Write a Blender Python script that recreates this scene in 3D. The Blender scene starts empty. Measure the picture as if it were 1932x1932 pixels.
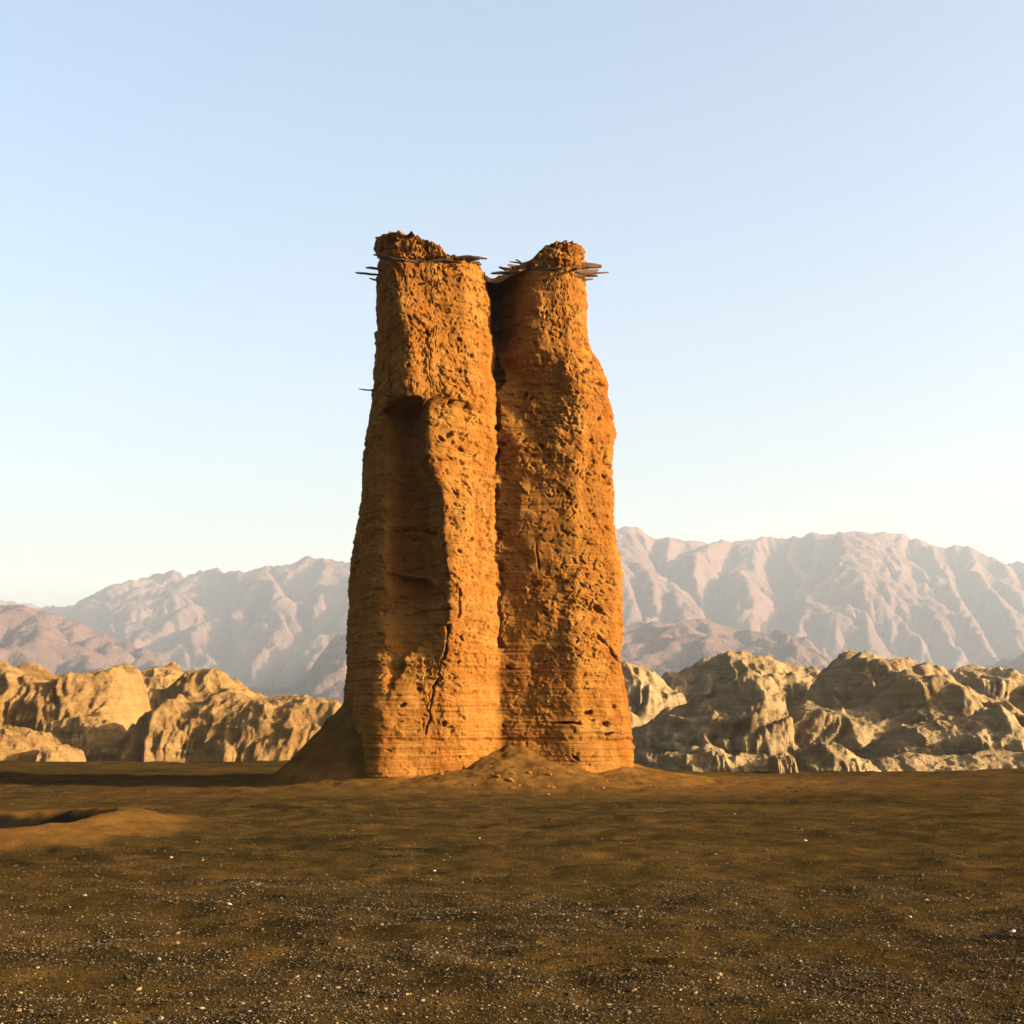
import bpy, math, random
import numpy as np
from mathutils import Vector

# ----------------------------------------------------------------------------
# camera, world, sun, exposure
# ----------------------------------------------------------------------------
sc = bpy.context.scene
COL = sc.collection
F, CX, HZ, EYE = 2600.0, 966.0, 1345.0, 1.7        # focal length, centre and horizon row in a 1932 px wide frame; eye height

cam = bpy.data.cameras.new('camera')
cam.sensor_width = 36.0
cam.lens = F / 1932.0 * 36.0
cam.shift_y = (HZ - 966.0) / 1932.0
cam.clip_start = 0.1
cam.clip_end = 30000.0
cam_ob = bpy.data.objects.new('camera', cam)
cam_ob.location = (0, 0, EYE)
cam_ob.rotation_euler = (math.radians(90), 0, 0)
COL.objects.link(cam_ob)
sc.camera = cam_ob

SUN_EL, SUN_AZ = math.radians(15.5), math.radians(105.0)   # azimuth clockwise from +Y (the view direction)
world = bpy.data.worlds.new('World')
sc.world = world
world.use_nodes = True
wn = world.node_tree.nodes
wl = world.node_tree.links
bg = wn['Background']
sky = wn.new('ShaderNodeTexSky')
sky.sky_type = 'NISHITA'
sky.sun_disc = False
sky.sun_elevation = SUN_EL
sky.sun_rotation = SUN_AZ
sky.air_density = 1.0
sky.dust_density = 7.0
sky.ozone_density = 1.0
wl.new(sky.outputs['Color'], bg.inputs['Color'])
bg.inputs['Strength'].default_value = 0.094

sun = bpy.data.lights.new('sun', 'SUN')
sun.energy = 5.0
sun.angle = math.radians(0.5)
sun.color = (1.0, 0.80, 0.55)
sun_ob = bpy.data.objects.new('sun', sun)
sdir = Vector((math.sin(SUN_AZ) * math.cos(SUN_EL), math.cos(SUN_AZ) * math.cos(SUN_EL), math.sin(SUN_EL)))
sun_ob.rotation_euler = sdir.to_track_quat('Z', 'Y').to_euler()
sun_ob.location = (40, -10, 30)
COL.objects.link(sun_ob)

sc.view_settings.view_transform = 'Standard'
sc.view_settings.look = 'None'
sc.view_settings.gamma = 1.0
sc.view_settings.exposure = 2.15
sc.render.engine = 'CYCLES'
sc.cycles.max_bounces = 6
sc.cycles.diffuse_bounces = 2
sc.cycles.volume_bounces = 1

rng = np.random.default_rng(7)
random.seed(7)

# ----------------------------------------------------------------------------
# helpers
# ----------------------------------------------------------------------------
_perm = np.tile(np.random.default_rng(11).permutation(256), 3)
_gr = np.random.default_rng(12).normal(size=(256, 3))
_gr /= np.linalg.norm(_gr, axis=1)[:, None]


def perlin(x, y, z):
    """gradient noise, about -1..1"""
    x, y, z = np.broadcast_arrays(x, y, z)
    xi = np.floor(x).astype(np.int64); yi = np.floor(y).astype(np.int64); zi = np.floor(z).astype(np.int64)
    xf = x - xi; yf = y - yi; zf = z - zi
    xi &= 255; yi &= 255; zi &= 255
    u = xf * xf * xf * (xf * (xf * 6 - 15) + 10)
    v = yf * yf * yf * (yf * (yf * 6 - 15) + 10)
    w = zf * zf * zf * (zf * (zf * 6 - 15) + 10)

    def g(i, j, k):
        h = _perm[_perm[_perm[xi + i] + yi + j] + zi + k]
        a = _gr[h]
        return a[..., 0] * (xf - i) + a[..., 1] * (yf - j) + a[..., 2] * (zf - k)
    a = g(0, 0, 0); a = a + u * (g(1, 0, 0) - a)
    b = g(0, 1, 0); b = b + u * (g(1, 1, 0) - b)
    c = g(0, 0, 1); c = c + u * (g(1, 0, 1) - c)
    d = g(0, 1, 1); d = d + u * (g(1, 1, 1) - d)
    a = a + v * (b - a); c = c + v * (d - c)
    return (a + w * (c - a)) * 1.6


def fbm(x, y, z, octs=4, gain=0.5, lac=2.03):
    s = 0.0; a = 1.0
    for o in range(octs):
        s = s + a * perlin(x + 17.3 * o, y - 9.1 * o, z + 5.7 * o)
        x = x * lac; y = y * lac; z = z * lac; a *= gain
    return s


def ridged(x, y, z, octs=4, gain=0.5, lac=2.03):
    s = 0.0; a = 1.0
    for o in range(octs):
        s = s + a * (1.0 - 2.0 * np.abs(perlin(x + 31.3 * o, y - 19.1 * o, z + 15.7 * o)))
        x = x * lac; y = y * lac; z = z * lac; a *= gain
    return s


def sstep(a, b, x):
    t = np.clip((x - a) / (b - a), 0, 1)
    return t * t * (3 - 2 * t)


def mesh_from(name, verts, faces, mat=None, parent=None, smooth=True, kind=None, label=None, cat=None, group=None):
    verts = np.asarray(verts, dtype=np.float32)
    faces = np.asarray(faces, dtype=np.int32)
    me = bpy.data.meshes.new(name)
    n, k = faces.shape
    me.vertices.add(len(verts)); me.vertices.foreach_set('co', verts.ravel())
    me.loops.add(n * k); me.loops.foreach_set('vertex_index', faces.ravel())
    me.polygons.add(n)
    me.polygons.foreach_set('loop_start', np.arange(0, n * k, k, dtype=np.int32))
    me.polygons.foreach_set('use_smooth', np.full(n, smooth, dtype=bool))
    me.update(calc_edges=True)
    me.validate()
    ob = bpy.data.objects.new(name, me)
    if mat: me.materials.append(mat)
    COL.objects.link(ob)
    if parent: ob.parent = parent
    tag(ob, kind, label, cat, group)
    return ob


def tag(ob, kind=None, label=None, cat=None, group=None):
    if kind: ob['kind'] = kind
    if label: ob['label'] = label
    if cat: ob['category'] = cat
    if group: ob['group'] = group
    return ob


def grid_faces(nr, nc, wrap=False, off=0):
    """quads of a grid stored row by row (nr rows of nc)"""
    r = np.arange(nr - 1)[:, None]
    c = np.arange(nc if wrap else nc - 1)[None, :]
    c2 = (c + 1) % nc
    a = r * nc + c; b = r * nc + c2; d = (r + 1) * nc + c; e = (r + 1) * nc + c2
    return np.stack([a, b, e, d], -1).reshape(-1, 4) + off


def at(px, py, Y):
    return np.array([(px - CX) / F * Y, Y, EYE + (HZ - py) / F * Y])


# ----------------------------------------------------------------------------
# materials
# ----------------------------------------------------------------------------
class NT:
    def __init__(self, name, rough=0.95, spec=0.0):
        self.m = bpy.data.materials.new(name)
        self.m.use_nodes = True
        self.t = self.m.node_tree
        self.b = self.t.nodes['Principled BSDF']
        self.b.inputs['Roughness'].default_value = rough
        self.b.inputs['Specular IOR Level'].default_value = spec

    def n(self, kind, **kw):
        nd = self.t.nodes.new(kind)
        for k, v in kw.items():
            if k in nd.inputs: nd.inputs[k].default_value = v
            else: setattr(nd, k, v)
        return nd

    def l(self, a, b):
        self.t.links.new(a, b)

    def coord(self, scale=(1, 1, 1), rot=(0, 0, 0)):
        g = self.n('ShaderNodeNewGeometry')
        mp = self.n('ShaderNodeMapping')
        mp.inputs['Scale'].default_value = scale
        mp.inputs['Rotation'].default_value = rot
        self.l(g.outputs['Position'], mp.inputs['Vector'])
        return mp.outputs['Vector']

    def noise(self, vec, scale, detail=4, rough=0.55, dist=0.0):
        nd = self.n('ShaderNodeTexNoise', Scale=scale, Detail=detail, Roughness=rough, Distortion=dist)
        self.l(vec, nd.inputs['Vector'])
        return nd.outputs['Fac']

    def ramp(self, fac, stops, interp='LINEAR'):
        nd = self.n('ShaderNodeValToRGB')
        cr = nd.color_ramp
        cr.interpolation = interp
        while len(cr.elements) < len(stops): cr.elements.new(0.5)
        for e, (p, c) in zip(cr.elements, stops):
            e.position = p
            e.color = (c[0], c[1], c[2], 1) if not isinstance(c, float) else (c, c, c, 1)
        self.l(fac, nd.inputs['Fac'])
        return nd.outputs['Color']

    def mix(self, fac, a, b, mode='MIX'):
        nd = self.n('ShaderNodeMix', data_type='RGBA', blend_type=mode)
        for sock, v in ((nd.inputs[0], fac), (nd.inputs[6], a), (nd.inputs[7], b)):
            if hasattr(v, 'is_linked'): self.l(v, sock)
            elif isinstance(v, (int, float)): sock.default_value = v
            else: sock.default_value = (v[0], v[1], v[2], 1)
        return nd.outputs[2]

    def bump(self, parts):
        prev = None
        for h, strength, dist in parts:
            b = self.n('ShaderNodeBump', Strength=strength, Distance=dist)
            self.l(h, b.inputs['Height'])
            if prev: self.l(prev, b.inputs['Normal'])
            prev = b.outputs['Normal']
        self.l(prev, self.b.inputs['Normal'])

    def color(self, c):
        if hasattr(c, 'is_linked'): self.l(c, self.b.inputs['Base Color'])
        else: self.b.inputs['Base Color'].default_value = (*c, 1)
        return self.m


def mat_tower():
    k = NT('rammed_earth', 1.0, 0.0)
    v = k.coord()
    big = k.noise(v, 0.55, 3, 0.6)
    mid = k.noise(v, 3.2, 5, 0.65)
    fin = k.noise(v, 26.0, 4, 0.7)
    stk = k.noise(k.coord((1.5, 1.5, 0.20)), 1.0, 5, 0.65)
    c = k.ramp(big, [(0.3, (0.1406, 0.0547, 0.0091)), (0.52, (0.1786, 0.0798, 0.0152)), (0.75, (0.2052, 0.1064, 0.0258))])
    c2 = k.ramp(mid, [(0.3, (0.1064, 0.0365, 0.0061)), (0.5, (0.1786, 0.0798, 0.0152)), (0.72, (0.2356, 0.1292, 0.0342))])
    c = k.mix(0.55, c, c2)
    lay = k.noise(k.coord((0.35, 0.35, 6.5)), 1.0, 5, 0.7)
    c = k.mix(k.ramp(lay, [(0.42, 0.0), (0.62, 0.55)]), c, (0.1292, 0.0418, 0.0061))
    c = k.mix(k.ramp(fin, [(0.35, 0.55), (0.55, 0.0)]), c, (0.0760, 0.0274, 0.0053))
    c = k.mix(k.ramp(stk, [(0.47, 0.0), (0.68, 0.7)]), c, (0.105, 0.034, 0.0055))
    k.bump([(mid, 0.2, 0.04), (lay, 0.35, 0.03), (fin, 0.5, 0.015), (k.noise(v, 90.0, 3, 0.6), 0.5, 0.006)])
    return k.color(c)


def spill(k, mid):
    """where earth fallen from the tower has spread over the gravel"""
    g = k.n('ShaderNodeNewGeometry')
    mp = k.n('ShaderNodeMapping')
    mp.inputs['Location'].default_value = (-0.8 / 10.5, -33.5 / 6.0, 0)
    mp.inputs['Scale'].default_value = (1 / 10.5, 1 / 6.0, 0)
    k.l(g.outputs['Position'], mp.inputs['Vector'])
    ln = k.n('ShaderNodeVectorMath', operation='LENGTH')
    k.l(mp.outputs['Vector'], ln.inputs[0])
    md = k.n('ShaderNodeMath', operation='MULTIPLY_ADD')
    k.l(mid, md.inputs[0]); md.inputs[1].default_value = 0.75; k.l(ln.outputs['Value'], md.inputs[2])
    return k.ramp(half(k, md.outputs[0]), [(0.40, 0.95), (0.56, 0.45), (0.78, 0.0)])


def half(k, v):
    m = k.n('ShaderNodeMath', operation='MULTIPLY')
    k.l(v, m.inputs[0]); m.inputs[1].default_value = 0.5
    return m.outputs[0]


def loose(k, mid, fin):
    c = k.ramp(mid, [(0.3, (0.0595, 0.0298, 0.0068)), (0.62, (0.1360, 0.0646, 0.0136))])
    return k.mix(k.ramp(fin, [(0.35, 0.6), (0.55, 0.0)]), c, (0.0340, 0.0204, 0.0085))


def mat_ground():
    k = NT('dark_gravel_soil', 1.0, 0.0)
    v = k.coord()
    big = k.noise(k.coord((0.45, 1.25, 1.0)), 0.38, 6, 0.68, 0.5)
    mid = k.noise(v, 1.7, 5, 0.65)
    fin = k.noise(v, 38.0, 4, 0.75)
    spk = k.noise(v, 120.0, 2, 0.6)
    c = k.ramp(big, [(0.38, (0.014, 0.0105, 0.003)), (0.62, (0.086, 0.049, 0.0105))])
    c = k.mix(0.6, c, k.ramp(mid, [(0.32, (0.007, 0.0058, 0.0028)), (0.55, (0.050, 0.0285, 0.0065)), (0.72, (0.135, 0.067, 0.013))]))
    c = k.mix(k.ramp(fin, [(0.38, 0.85), (0.55, 0.0)]), c, (0.009, 0.007, 0.004))
    c = k.mix(k.ramp(spk, [(0.62, 0.0), (0.72, 0.45)]), c, (0.17, 0.11, 0.05))
    c = k.mix(spill(k, mid), c, loose(k, mid, fin))
    at_ = k.n('ShaderNodeAttribute', attribute_name='bank')
    c = k.mix(at_.outputs['Fac'], c, loose(k, mid, fin))
    at2 = k.n('ShaderNodeAttribute', attribute_name='hollow_floor')
    c = k.mix(at2.outputs['Fac'], c, (0.010, 0.0085, 0.006))  # blends the floor inside the ring to near-black
    k.bump([(mid, 0.35, 0.06), (fin, 1.0, 0.03), (spk, 0.8, 0.01)])
    return k.color(c)


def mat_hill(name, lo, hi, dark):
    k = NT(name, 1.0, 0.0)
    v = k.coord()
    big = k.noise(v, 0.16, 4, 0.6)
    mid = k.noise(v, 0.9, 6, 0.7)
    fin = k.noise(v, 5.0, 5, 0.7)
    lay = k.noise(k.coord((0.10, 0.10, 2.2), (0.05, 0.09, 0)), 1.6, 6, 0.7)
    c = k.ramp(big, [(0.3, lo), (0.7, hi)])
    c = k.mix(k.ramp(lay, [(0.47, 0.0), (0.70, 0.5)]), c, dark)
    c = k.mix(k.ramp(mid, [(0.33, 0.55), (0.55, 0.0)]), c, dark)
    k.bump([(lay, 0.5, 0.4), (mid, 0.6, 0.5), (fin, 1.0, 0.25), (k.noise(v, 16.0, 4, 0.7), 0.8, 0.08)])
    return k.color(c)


def mat_mountain():
    k = NT('bare_rock', 1.0, 0.0)
    v = k.coord()
    mid = k.noise(v, 0.006, 6, 0.7)
    fin = k.noise(v, 0.05, 5, 0.7)
    c = k.ramp(mid, [(0.3, (0.050, 0.030, 0.024)), (0.7, (0.090, 0.055, 0.042))])
    k.bump([(fin, 0.7, 14.0)])
    return k.color(c)


def mat_timber():
    k = NT('weathered_timber', 0.85, 0.15)
    v = k.coord()
    c = k.ramp(k.noise(v, 18.0, 3, 0.6), [(0.3, (0.035, 0.016, 0.007)), (0.7, (0.095, 0.046, 0.02))])
    k.bump([(k.noise(v, 45.0, 3, 0.6), 0.5, 0.01)])
    return k.color(c)


def mat_stone(name, lo, hi):
    k = NT(name, 0.9, 0.05)
    a = k.n('ShaderNodeAttribute', attribute_type='INSTANCER', attribute_name='tone')
    c = k.ramp(a.outputs['Fac'], [(0.0, lo), (0.78, tuple(0.75 * p + 0.25 * q for p, q in zip(lo, hi))), (0.93, hi)])
    return k.color(c)


M_TOWER, M_GROUND, M_MOUNT, M_TIMBER = mat_tower(), mat_ground(), mat_mountain(), mat_timber()
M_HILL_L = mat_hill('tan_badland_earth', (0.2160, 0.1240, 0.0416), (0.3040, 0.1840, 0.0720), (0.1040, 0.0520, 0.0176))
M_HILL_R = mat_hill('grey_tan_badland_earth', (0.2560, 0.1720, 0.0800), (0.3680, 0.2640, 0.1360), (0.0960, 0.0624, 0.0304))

# ----------------------------------------------------------------------------
# ground
# ----------------------------------------------------------------------------
def spread(a, first, last, n):
    """n steps from a outwards, growing from 'first' until the distance reaches last"""
    lo, hi = 1.0, 3.0
    for _ in range(60):
        r = 0.5 * (lo + hi)
        s = first * (r ** n - 1) / (r - 1)
        if s < abs(last - a): lo = r
        else: hi = r
    st = first * r ** np.arange(n)
    return a + np.sign(last - a) * np.cumsum(st)


def plateau_edge(x):
    """distance at which the gravel plain breaks off towards the gullies"""
    return np.interp(x, [-30, -12, -5, 0, 3, 6, 12, 16, 40], [52, 51, 50, 46, 41, 39.5, 40.5, 41, 43])


CRATER = (-8.6, 20.3)


def hollow_r(x, y):
    u, v = (x - CRATER[0]) / 2.5, (y - CRATER[1]) / 2.6
    return np.hypot(u, v), np.arctan2(v, u)


def ground_z(x, y, fine=True):
    n = 0.055 * fbm(x / 3.1, y / 3.1, 3.3 + 0 * x, 3)
    if fine:
        n = n + 0.036 * fbm(x / 0.75, y / 0.75, 7.1 + 0 * x, 3) + 0.009 * fbm(x / 0.16, y / 0.16, 1.7 + 0 * x, 2)
        rip = sstep(0.1, 0.7, perlin(x / 3.0 + 4.2, y / 2.2, 9.0 + 0 * x))
        n = n + rip * 0.035 * fbm(x / 0.45 + 0.25 * y, y / 0.22, 2.0 + 0 * x, 2)
    z = n * sstep(0, 4, y) * (1 - sstep(200, 900, np.hypot(x, y)))
    # ring of earth round a hollow, low on the near side
    r, th = hollow_r(x, y)
    hgt = 0.06 + 0.16 * np.clip(np.cos(th), 0, 1) + 0.02 * perlin(x / 0.9, y / 0.9, 0.5 + 0 * x)
    out = 0.30 + 0.12 * sstep(0.3, -1.0, np.sin(th)) - 0.12 * sstep(0.3, 0.9, np.sin(th))
    z = z + hgt * np.where(r > 1.1, np.exp(-np.clip((r - 1.1) / out, 0, 9) ** 1.8), np.exp(-((r - 1.1) / 0.16) ** 2)) - 0.16 * sstep(1.08, 0.8, r)
    z = z + 0.012 * np.clip(x + 3.0, -9, 0) * sstep(22, 27, y)
    # the plain ends above gullies
    e = plateau_edge(x)
    z = z - 4.5 * sstep(0.0, 9.0, y - e)
    z = z + 60.0 * sstep(300, 3000, y)
    return z


xs = np.concatenate([spread(-12.5, 0.06, -6000, 46)[::-1], np.arange(-12.5, 12.501, 0.05), spread(12.5, 0.06, 6000, 46)])
ys = np.concatenate([spread(6.5, 0.1, -300, 22)[::-1], np.arange(6.5, 14, 0.04), np.arange(14, 24, 0.07), np.arange(24, 38, 0.12),
                     np.arange(38, 64, 0.5), spread(64, 0.7, 5600, 40)])
gx, gy = np.meshgrid(xs, ys)
gz = ground_z(gx, gy)
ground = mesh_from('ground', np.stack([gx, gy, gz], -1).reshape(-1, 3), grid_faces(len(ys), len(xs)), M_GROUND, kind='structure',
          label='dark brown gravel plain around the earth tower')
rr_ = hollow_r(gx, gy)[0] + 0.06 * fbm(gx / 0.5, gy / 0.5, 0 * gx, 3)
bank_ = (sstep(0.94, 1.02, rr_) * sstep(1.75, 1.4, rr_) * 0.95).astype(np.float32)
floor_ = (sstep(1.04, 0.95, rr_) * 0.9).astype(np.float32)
ground.data.attributes.new('hollow_floor', 'FLOAT', 'POINT').data.foreach_set('value', floor_.ravel())
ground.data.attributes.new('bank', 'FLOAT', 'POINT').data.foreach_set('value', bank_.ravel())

# ----------------------------------------------------------------------------
# mountains: ridges cut by running water (stream power) under a given skyline
# ----------------------------------------------------------------------------
def erode(U, z, dx, dy, steps, dt, K, m=0.45):
    nr, nc = z.shape
    N = nr * nc
    idx = np.arange(N).reshape(nr, nc)
    nb = [(-1, 0, dy), (1, 0, dy), (0, -1, dx), (0, 1, dx)] + [(i, j, math.hypot(dx, dy)) for i in (-1, 1) for j in (-1, 1)]
    for s in range(steps):
        z = z + U * dt
        z[0, :] = 0
        zp = np.pad(z, 1, mode='edge')
        best = np.zeros((nr, nc)); rec = idx.copy(); dist = np.ones((nr, nc))
        for i, j, d in nb:
            q = zp[1 + i:nr + 1 + i, 1 + j:nc + 1 + j]
            sl = (z - q) / d
            ii = np.clip(np.arange(nr)[:, None] + i, 0, nr - 1); jj = np.clip(np.arange(nc)[None, :] + j, 0, nc - 1)
            k = sl > best
            best = np.where(k, sl, best)
            rec = np.where(k, ii * nc + jj, rec); dist = np.where(k, d, dist)
        rec[0, :] = idx[0, :]
        order = np.argsort(z.ravel(), kind='stable')
        r = rec.ravel()
        rl = r.tolist(); ol = order.tolist()
        A = [dx * dy] * N
        for i in reversed(ol):
            j = rl[i]
            if j != i: A[j] += A[i]
        f = (K * dt * np.asarray(A) ** m / dist.ravel())
        fl = f.tolist(); zl = z.ravel().tolist()
        for i in ol:
            j = rl[i]
            if j != i:
                zl[i] = (zl[i] + fl[i] * zl[j]) / (1 + fl[i])
        z = np.asarray(zl).reshape(nr, nc)
        z = z + 0.02 * (np.pad(z, 1, mode='edge')[:-2, 1:-1] + np.pad(z, 1, mode='edge')[2:, 1:-1]
                        + np.pad(z, 1, mode='edge')[1:-1, :-2] + np.pad(z, 1, mode='edge')[1:-1, 2:] - 4 * z)
    return z


def upsample(z, fr, fc):
    nr, nc = z.shape
    def cub(a, n, f, axis):
        t = np.linspace(0, n - 1, (n - 1) * f + 1)
        i = np.clip(np.floor(t).astype(int), 0, n - 2); u = t - i
        g = lambda k: np.take(a, np.clip(i + k, 0, n - 1), axis)
        sh = [1, 1]; sh[axis] = -1
        u = u.reshape(sh)
        p0, p1, p2, p3 = g(-1), g(0), g(1), g(2)
        return p1 + 0.5 * u * (p2 - p0 + u * (2 * p0 - 5 * p1 + 4 * p2 - p3 + u * (3 * (p1 - p2) + p3 - p0)))
    return cub(cub(z, nr, fr, 0), nc, fc, 1)


def mountain(name, label, x0, x1, y0, y1, nc, nr, skyline, seed, crest, rough=1.0, up=2, steps=34, bend=((0, 1), (0, 0))):
    """heightfield from y0 (foot) to y1 (behind the crest) whose skyline follows (px, py) points"""
    x = np.linspace(x0, x1, nc); y = np.linspace(y0, y1, nr)
    X, Y = np.meshgrid(x, y)
    t = (Y - y0) / (y1 - y0)
    sky_px, sky_py = zip(*skyline)
    px = CX + F * X / Y
    H = EYE + (HZ - np.interp(px, sky_px, sky_py)) / F * (y0 + crest * (y1 - y0))
    tc = crest + 0.06 * fbm(X / 900.0, seed + 0 * X, 0 * X, 2)
    env = np.where(t < tc, np.clip(t / tc, 0, 1), np.clip(1 - (t - tc) / (1.35 - tc), 0, 1))
    U = H * (0.25 + 0.75 * env ** 0.8)
    spur = np.abs(perlin((X + 0.35 * Y) / 330.0 + seed, Y / 900.0, seed + 0 * X)) + 0.4 * np.abs(perlin((X - 0.2 * Y) / 120.0, Y / 500.0 + seed, 0 * X))
    z = H * env * (0.10 + 0.55 * spur) + 6.0 * fbm(X / 160.0, Y / 160.0, seed + 0 * X, 3) + 3 * np.random.default_rng(int(seed)).random(X.shape)
    z = erode(U / 300.0, z, (x1 - x0) / nc, (y1 - y0) / nr, steps, 22.0, 0.0055 * rough)
    z = upsample(z, up, up)
    x = np.linspace(x0, x1, z.shape[1]); y = np.linspace(y0, y1, z.shape[0])
    X, Y = np.meshgrid(x, y)
    z = z + z.max() * 0.006 * ridged(X / 55.0 + 0.3 * perlin(X / 300, Y / 300, 0 * X), Y / 260.0, seed + 0 * X, 3)
    Y = Y + np.interp(X, bend[0], bend[1])
    sc_ = (x1 - x0) / nc
    z = z + z.max() * 0.004 * ridged(X / (sc_ * 9), Y / (sc_ * 9), seed + 0 * X, 3)
    # raise or lower so that the crest line follows the skyline
    bins = np.linspace(-200, 2132, 180)
    px = CX + F * X / Y
    el = (z - EYE) / Y
    b = np.clip(np.digitize(px, bins) - 1, 0, len(bins) - 2)
    mx = np.full(len(bins) - 1, 1e-3)
    np.maximum.at(mx, b.ravel(), el.ravel())
    cen = 0.5 * (bins[1:] + bins[:-1])
    want = (HZ - np.interp(cen, sky_px, sky_py)) / F
    ratio = np.clip(want / mx, 0.15, 6)
    ratio = np.convolve(np.pad(ratio, 2, mode='edge'), np.array([1, 2, 3, 2, 1]) / 9.0, mode='valid')
    z = z * np.interp(px, cen, ratio)
    return mesh_from(name, np.stack([X, Y, z], -1).reshape(-1, 3), grid_faces(len(y), len(x)), M_MOUNT, kind='structure', label=label)


SKY = [(-400, 1150), (-100, 1120), (0, 1130), (40, 1133), (75, 1145), (130, 1143), (170, 1120), (220, 1095), (258, 1085), (300, 1082), (345, 1075),
       (420, 1075), (455, 1079), (490, 1066), (540, 1060), (580, 1049), (615, 1054), (655, 1058), (760, 1030), (900, 1005), (1050, 990), (1165, 988),
       (1200, 995), (1255, 1016), (1320, 1018), (1380, 1020), (1400, 1014), (1470, 1014), (1530, 1008), (1600, 1000), (1680, 999), (1700, 1010),
       (1760, 1026), (1840, 1030), (1865, 1048), (1910, 1062), (1932, 1060), (2050, 1080), (2300, 1060)]
mountain('mountain', 'tall hazy bare mountain range along the skyline', -2000, 2000, 2300, 3500, 620, 190, SKY, 3, 0.78, up=1, steps=28, rough=1.4,
         bend=((-2000, -1300, -150, 250, 1100, 2000), (620, 560, 0, 0, 330, 480)))
FOOT = [(-400, 1120), (-100, 1125), (40, 1142), (90, 1152), (130, 1165), (200, 1195), (260, 1215), (330, 1250), (450, 1292), (520, 1312), (560, 1290),
        (610, 1215), (650, 1185), (760, 1190), (900, 1210), (1050, 1215), (1160, 1180), (1250, 1172), (1330, 1165), (1400, 1188), (1500, 1192), (1550, 1225),
        (1600, 1262), (1660, 1300), (1760, 1310), (1850, 1262), (1932, 1228), (2050, 1190), (2300, 1180)]
mountain('foothill', 'lower pink spurs in front of the mountain range', -1400, 1400, 1350, 2150, 470, 130, FOOT, 8, 0.66, rough=2.4, steps=26, up=1, bend=((-1400, -500, 0, 1400), (0, 160, 0, 150)))

# ----------------------------------------------------------------------------
# badland hills
# ----------------------------------------------------------------------------
def hill(label, pts, Y, mat, seed, depth=1.0, base=-5.5, nu=170, nv=84, gully=1.0, tilt=0.05, name='badland_hill', kind='structure', cat=None, front=1.0, lam=3.2):
    p = np.array(pts, float)
    px = np.linspace(p[0, 0], p[-1, 0], nu)
    py = np.interp(px, p[:, 0], p[:, 1])
    kern = np.exp(-np.linspace(-2, 2, 7) ** 2); kern /= kern.sum()
    py = np.convolve(np.pad(py, 3, mode='edge'), kern, mode='valid')
    X = (px - CX) / F * Y
    top = EYE + (HZ - py) / F * Y
    h = np.maximum(top - base, 0.15)
    hm = h.max()
    v = np.linspace(-1, 0.42, nv)
    v = np.sign(v) * np.abs(v) ** 1.15
    V, XX = np.meshgrid(v, X, indexing='ij')
    Hh = np.broadcast_to(h, V.shape)
    av = np.abs(V)
    shape = (1 - av ** 2.1) ** 0.72
    w = depth * (0.55 * Hh + 0.45 * hm) * np.where(V < 0, front, 1.0)
    YY = Y + V * w + 0.25 * hm * depth * perlin(XX / (1.4 * hm) + seed, seed * 1.7 + 0 * XX, 0 * XX)
    ZZ = base + Hh * shape
    # erosion: gullies running down the slope, ledges, lumps
    down = np.clip(1 - shape, 0, 1)
    wob = 0.55 * lam * fbm(XX / (1.3 * lam) + seed, YY / (1.3 * lam), ZZ / (0.8 * lam), 2)
    g1 = 1 - 2.2 * np.abs(perlin((XX + wob) / lam + seed * 3.1, 0.25 * YY / lam + seed, 0.15 * ZZ / lam))
    g2 = 1 - 2.2 * np.abs(perlin((XX + wob) / (0.4 * lam) + seed * 2.1, 0.3 * YY / lam, 0.3 * ZZ / lam + seed))
    g3 = 1 - 2.2 * np.abs(perlin((XX + 1.3 * wob) / (0.15 * lam) + seed, 0.8 * YY / lam, 0.8 * ZZ / lam + seed))
    on = sstep(0.0, 0.3, down)
    carve = -(0.06 * g1 + 0.045 * g2 * (0.5 + g1.clip(0, 1)) + 0.03 * g3) * hm * gully * on
    rg = ridged((XX + 0.5 * ZZ) / (0.55 * hm) + seed, YY / (0.55 * hm), (ZZ - 0.3 * XX) / (0.5 * hm), 5, 0.58)
    lump = 0.04 * hm * fbm(XX / (0.6 * hm) + seed, YY / (0.6 * hm), ZZ / (0.6 * hm), 5, 0.55) + 0.052 * hm * (rg - 0.6) * (0.2 + 0.8 * np.clip(av * 5, 0, 1))
    zt = ZZ + tilt * XX + 0.12 * perlin(XX / 4, YY / 4, ZZ / 4)
    led = 0.14 * sstep(-0.15, 0.25, perlin(0.05 * XX + seed, 0.05 * YY, zt / 0.7)) + 0.08 * perlin(0.1 * XX, 0.1 * YY + seed, zt / 0.25)
    # outward direction
    dy = np.where(V < 0, -1.0, 1.0) * np.clip(av * 1.4, 0, 1)
    dz = np.sqrt(np.clip(1 - dy ** 2, 0, 1))
    d = lump - carve + led * np.clip(av * 3, 0, 1)
    YY = YY + d * dy
    ZZ = ZZ + d * dz * np.where(av < 0.15, 0.35, 1.0)
    ob = mesh_from(name, np.stack([XX, YY, ZZ], -1).reshape(-1, 3), grid_faces(nv, nu), mat, kind=kind, label=label, cat=cat)
    return ob


L, R = M_HILL_L, M_HILL_R
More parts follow.
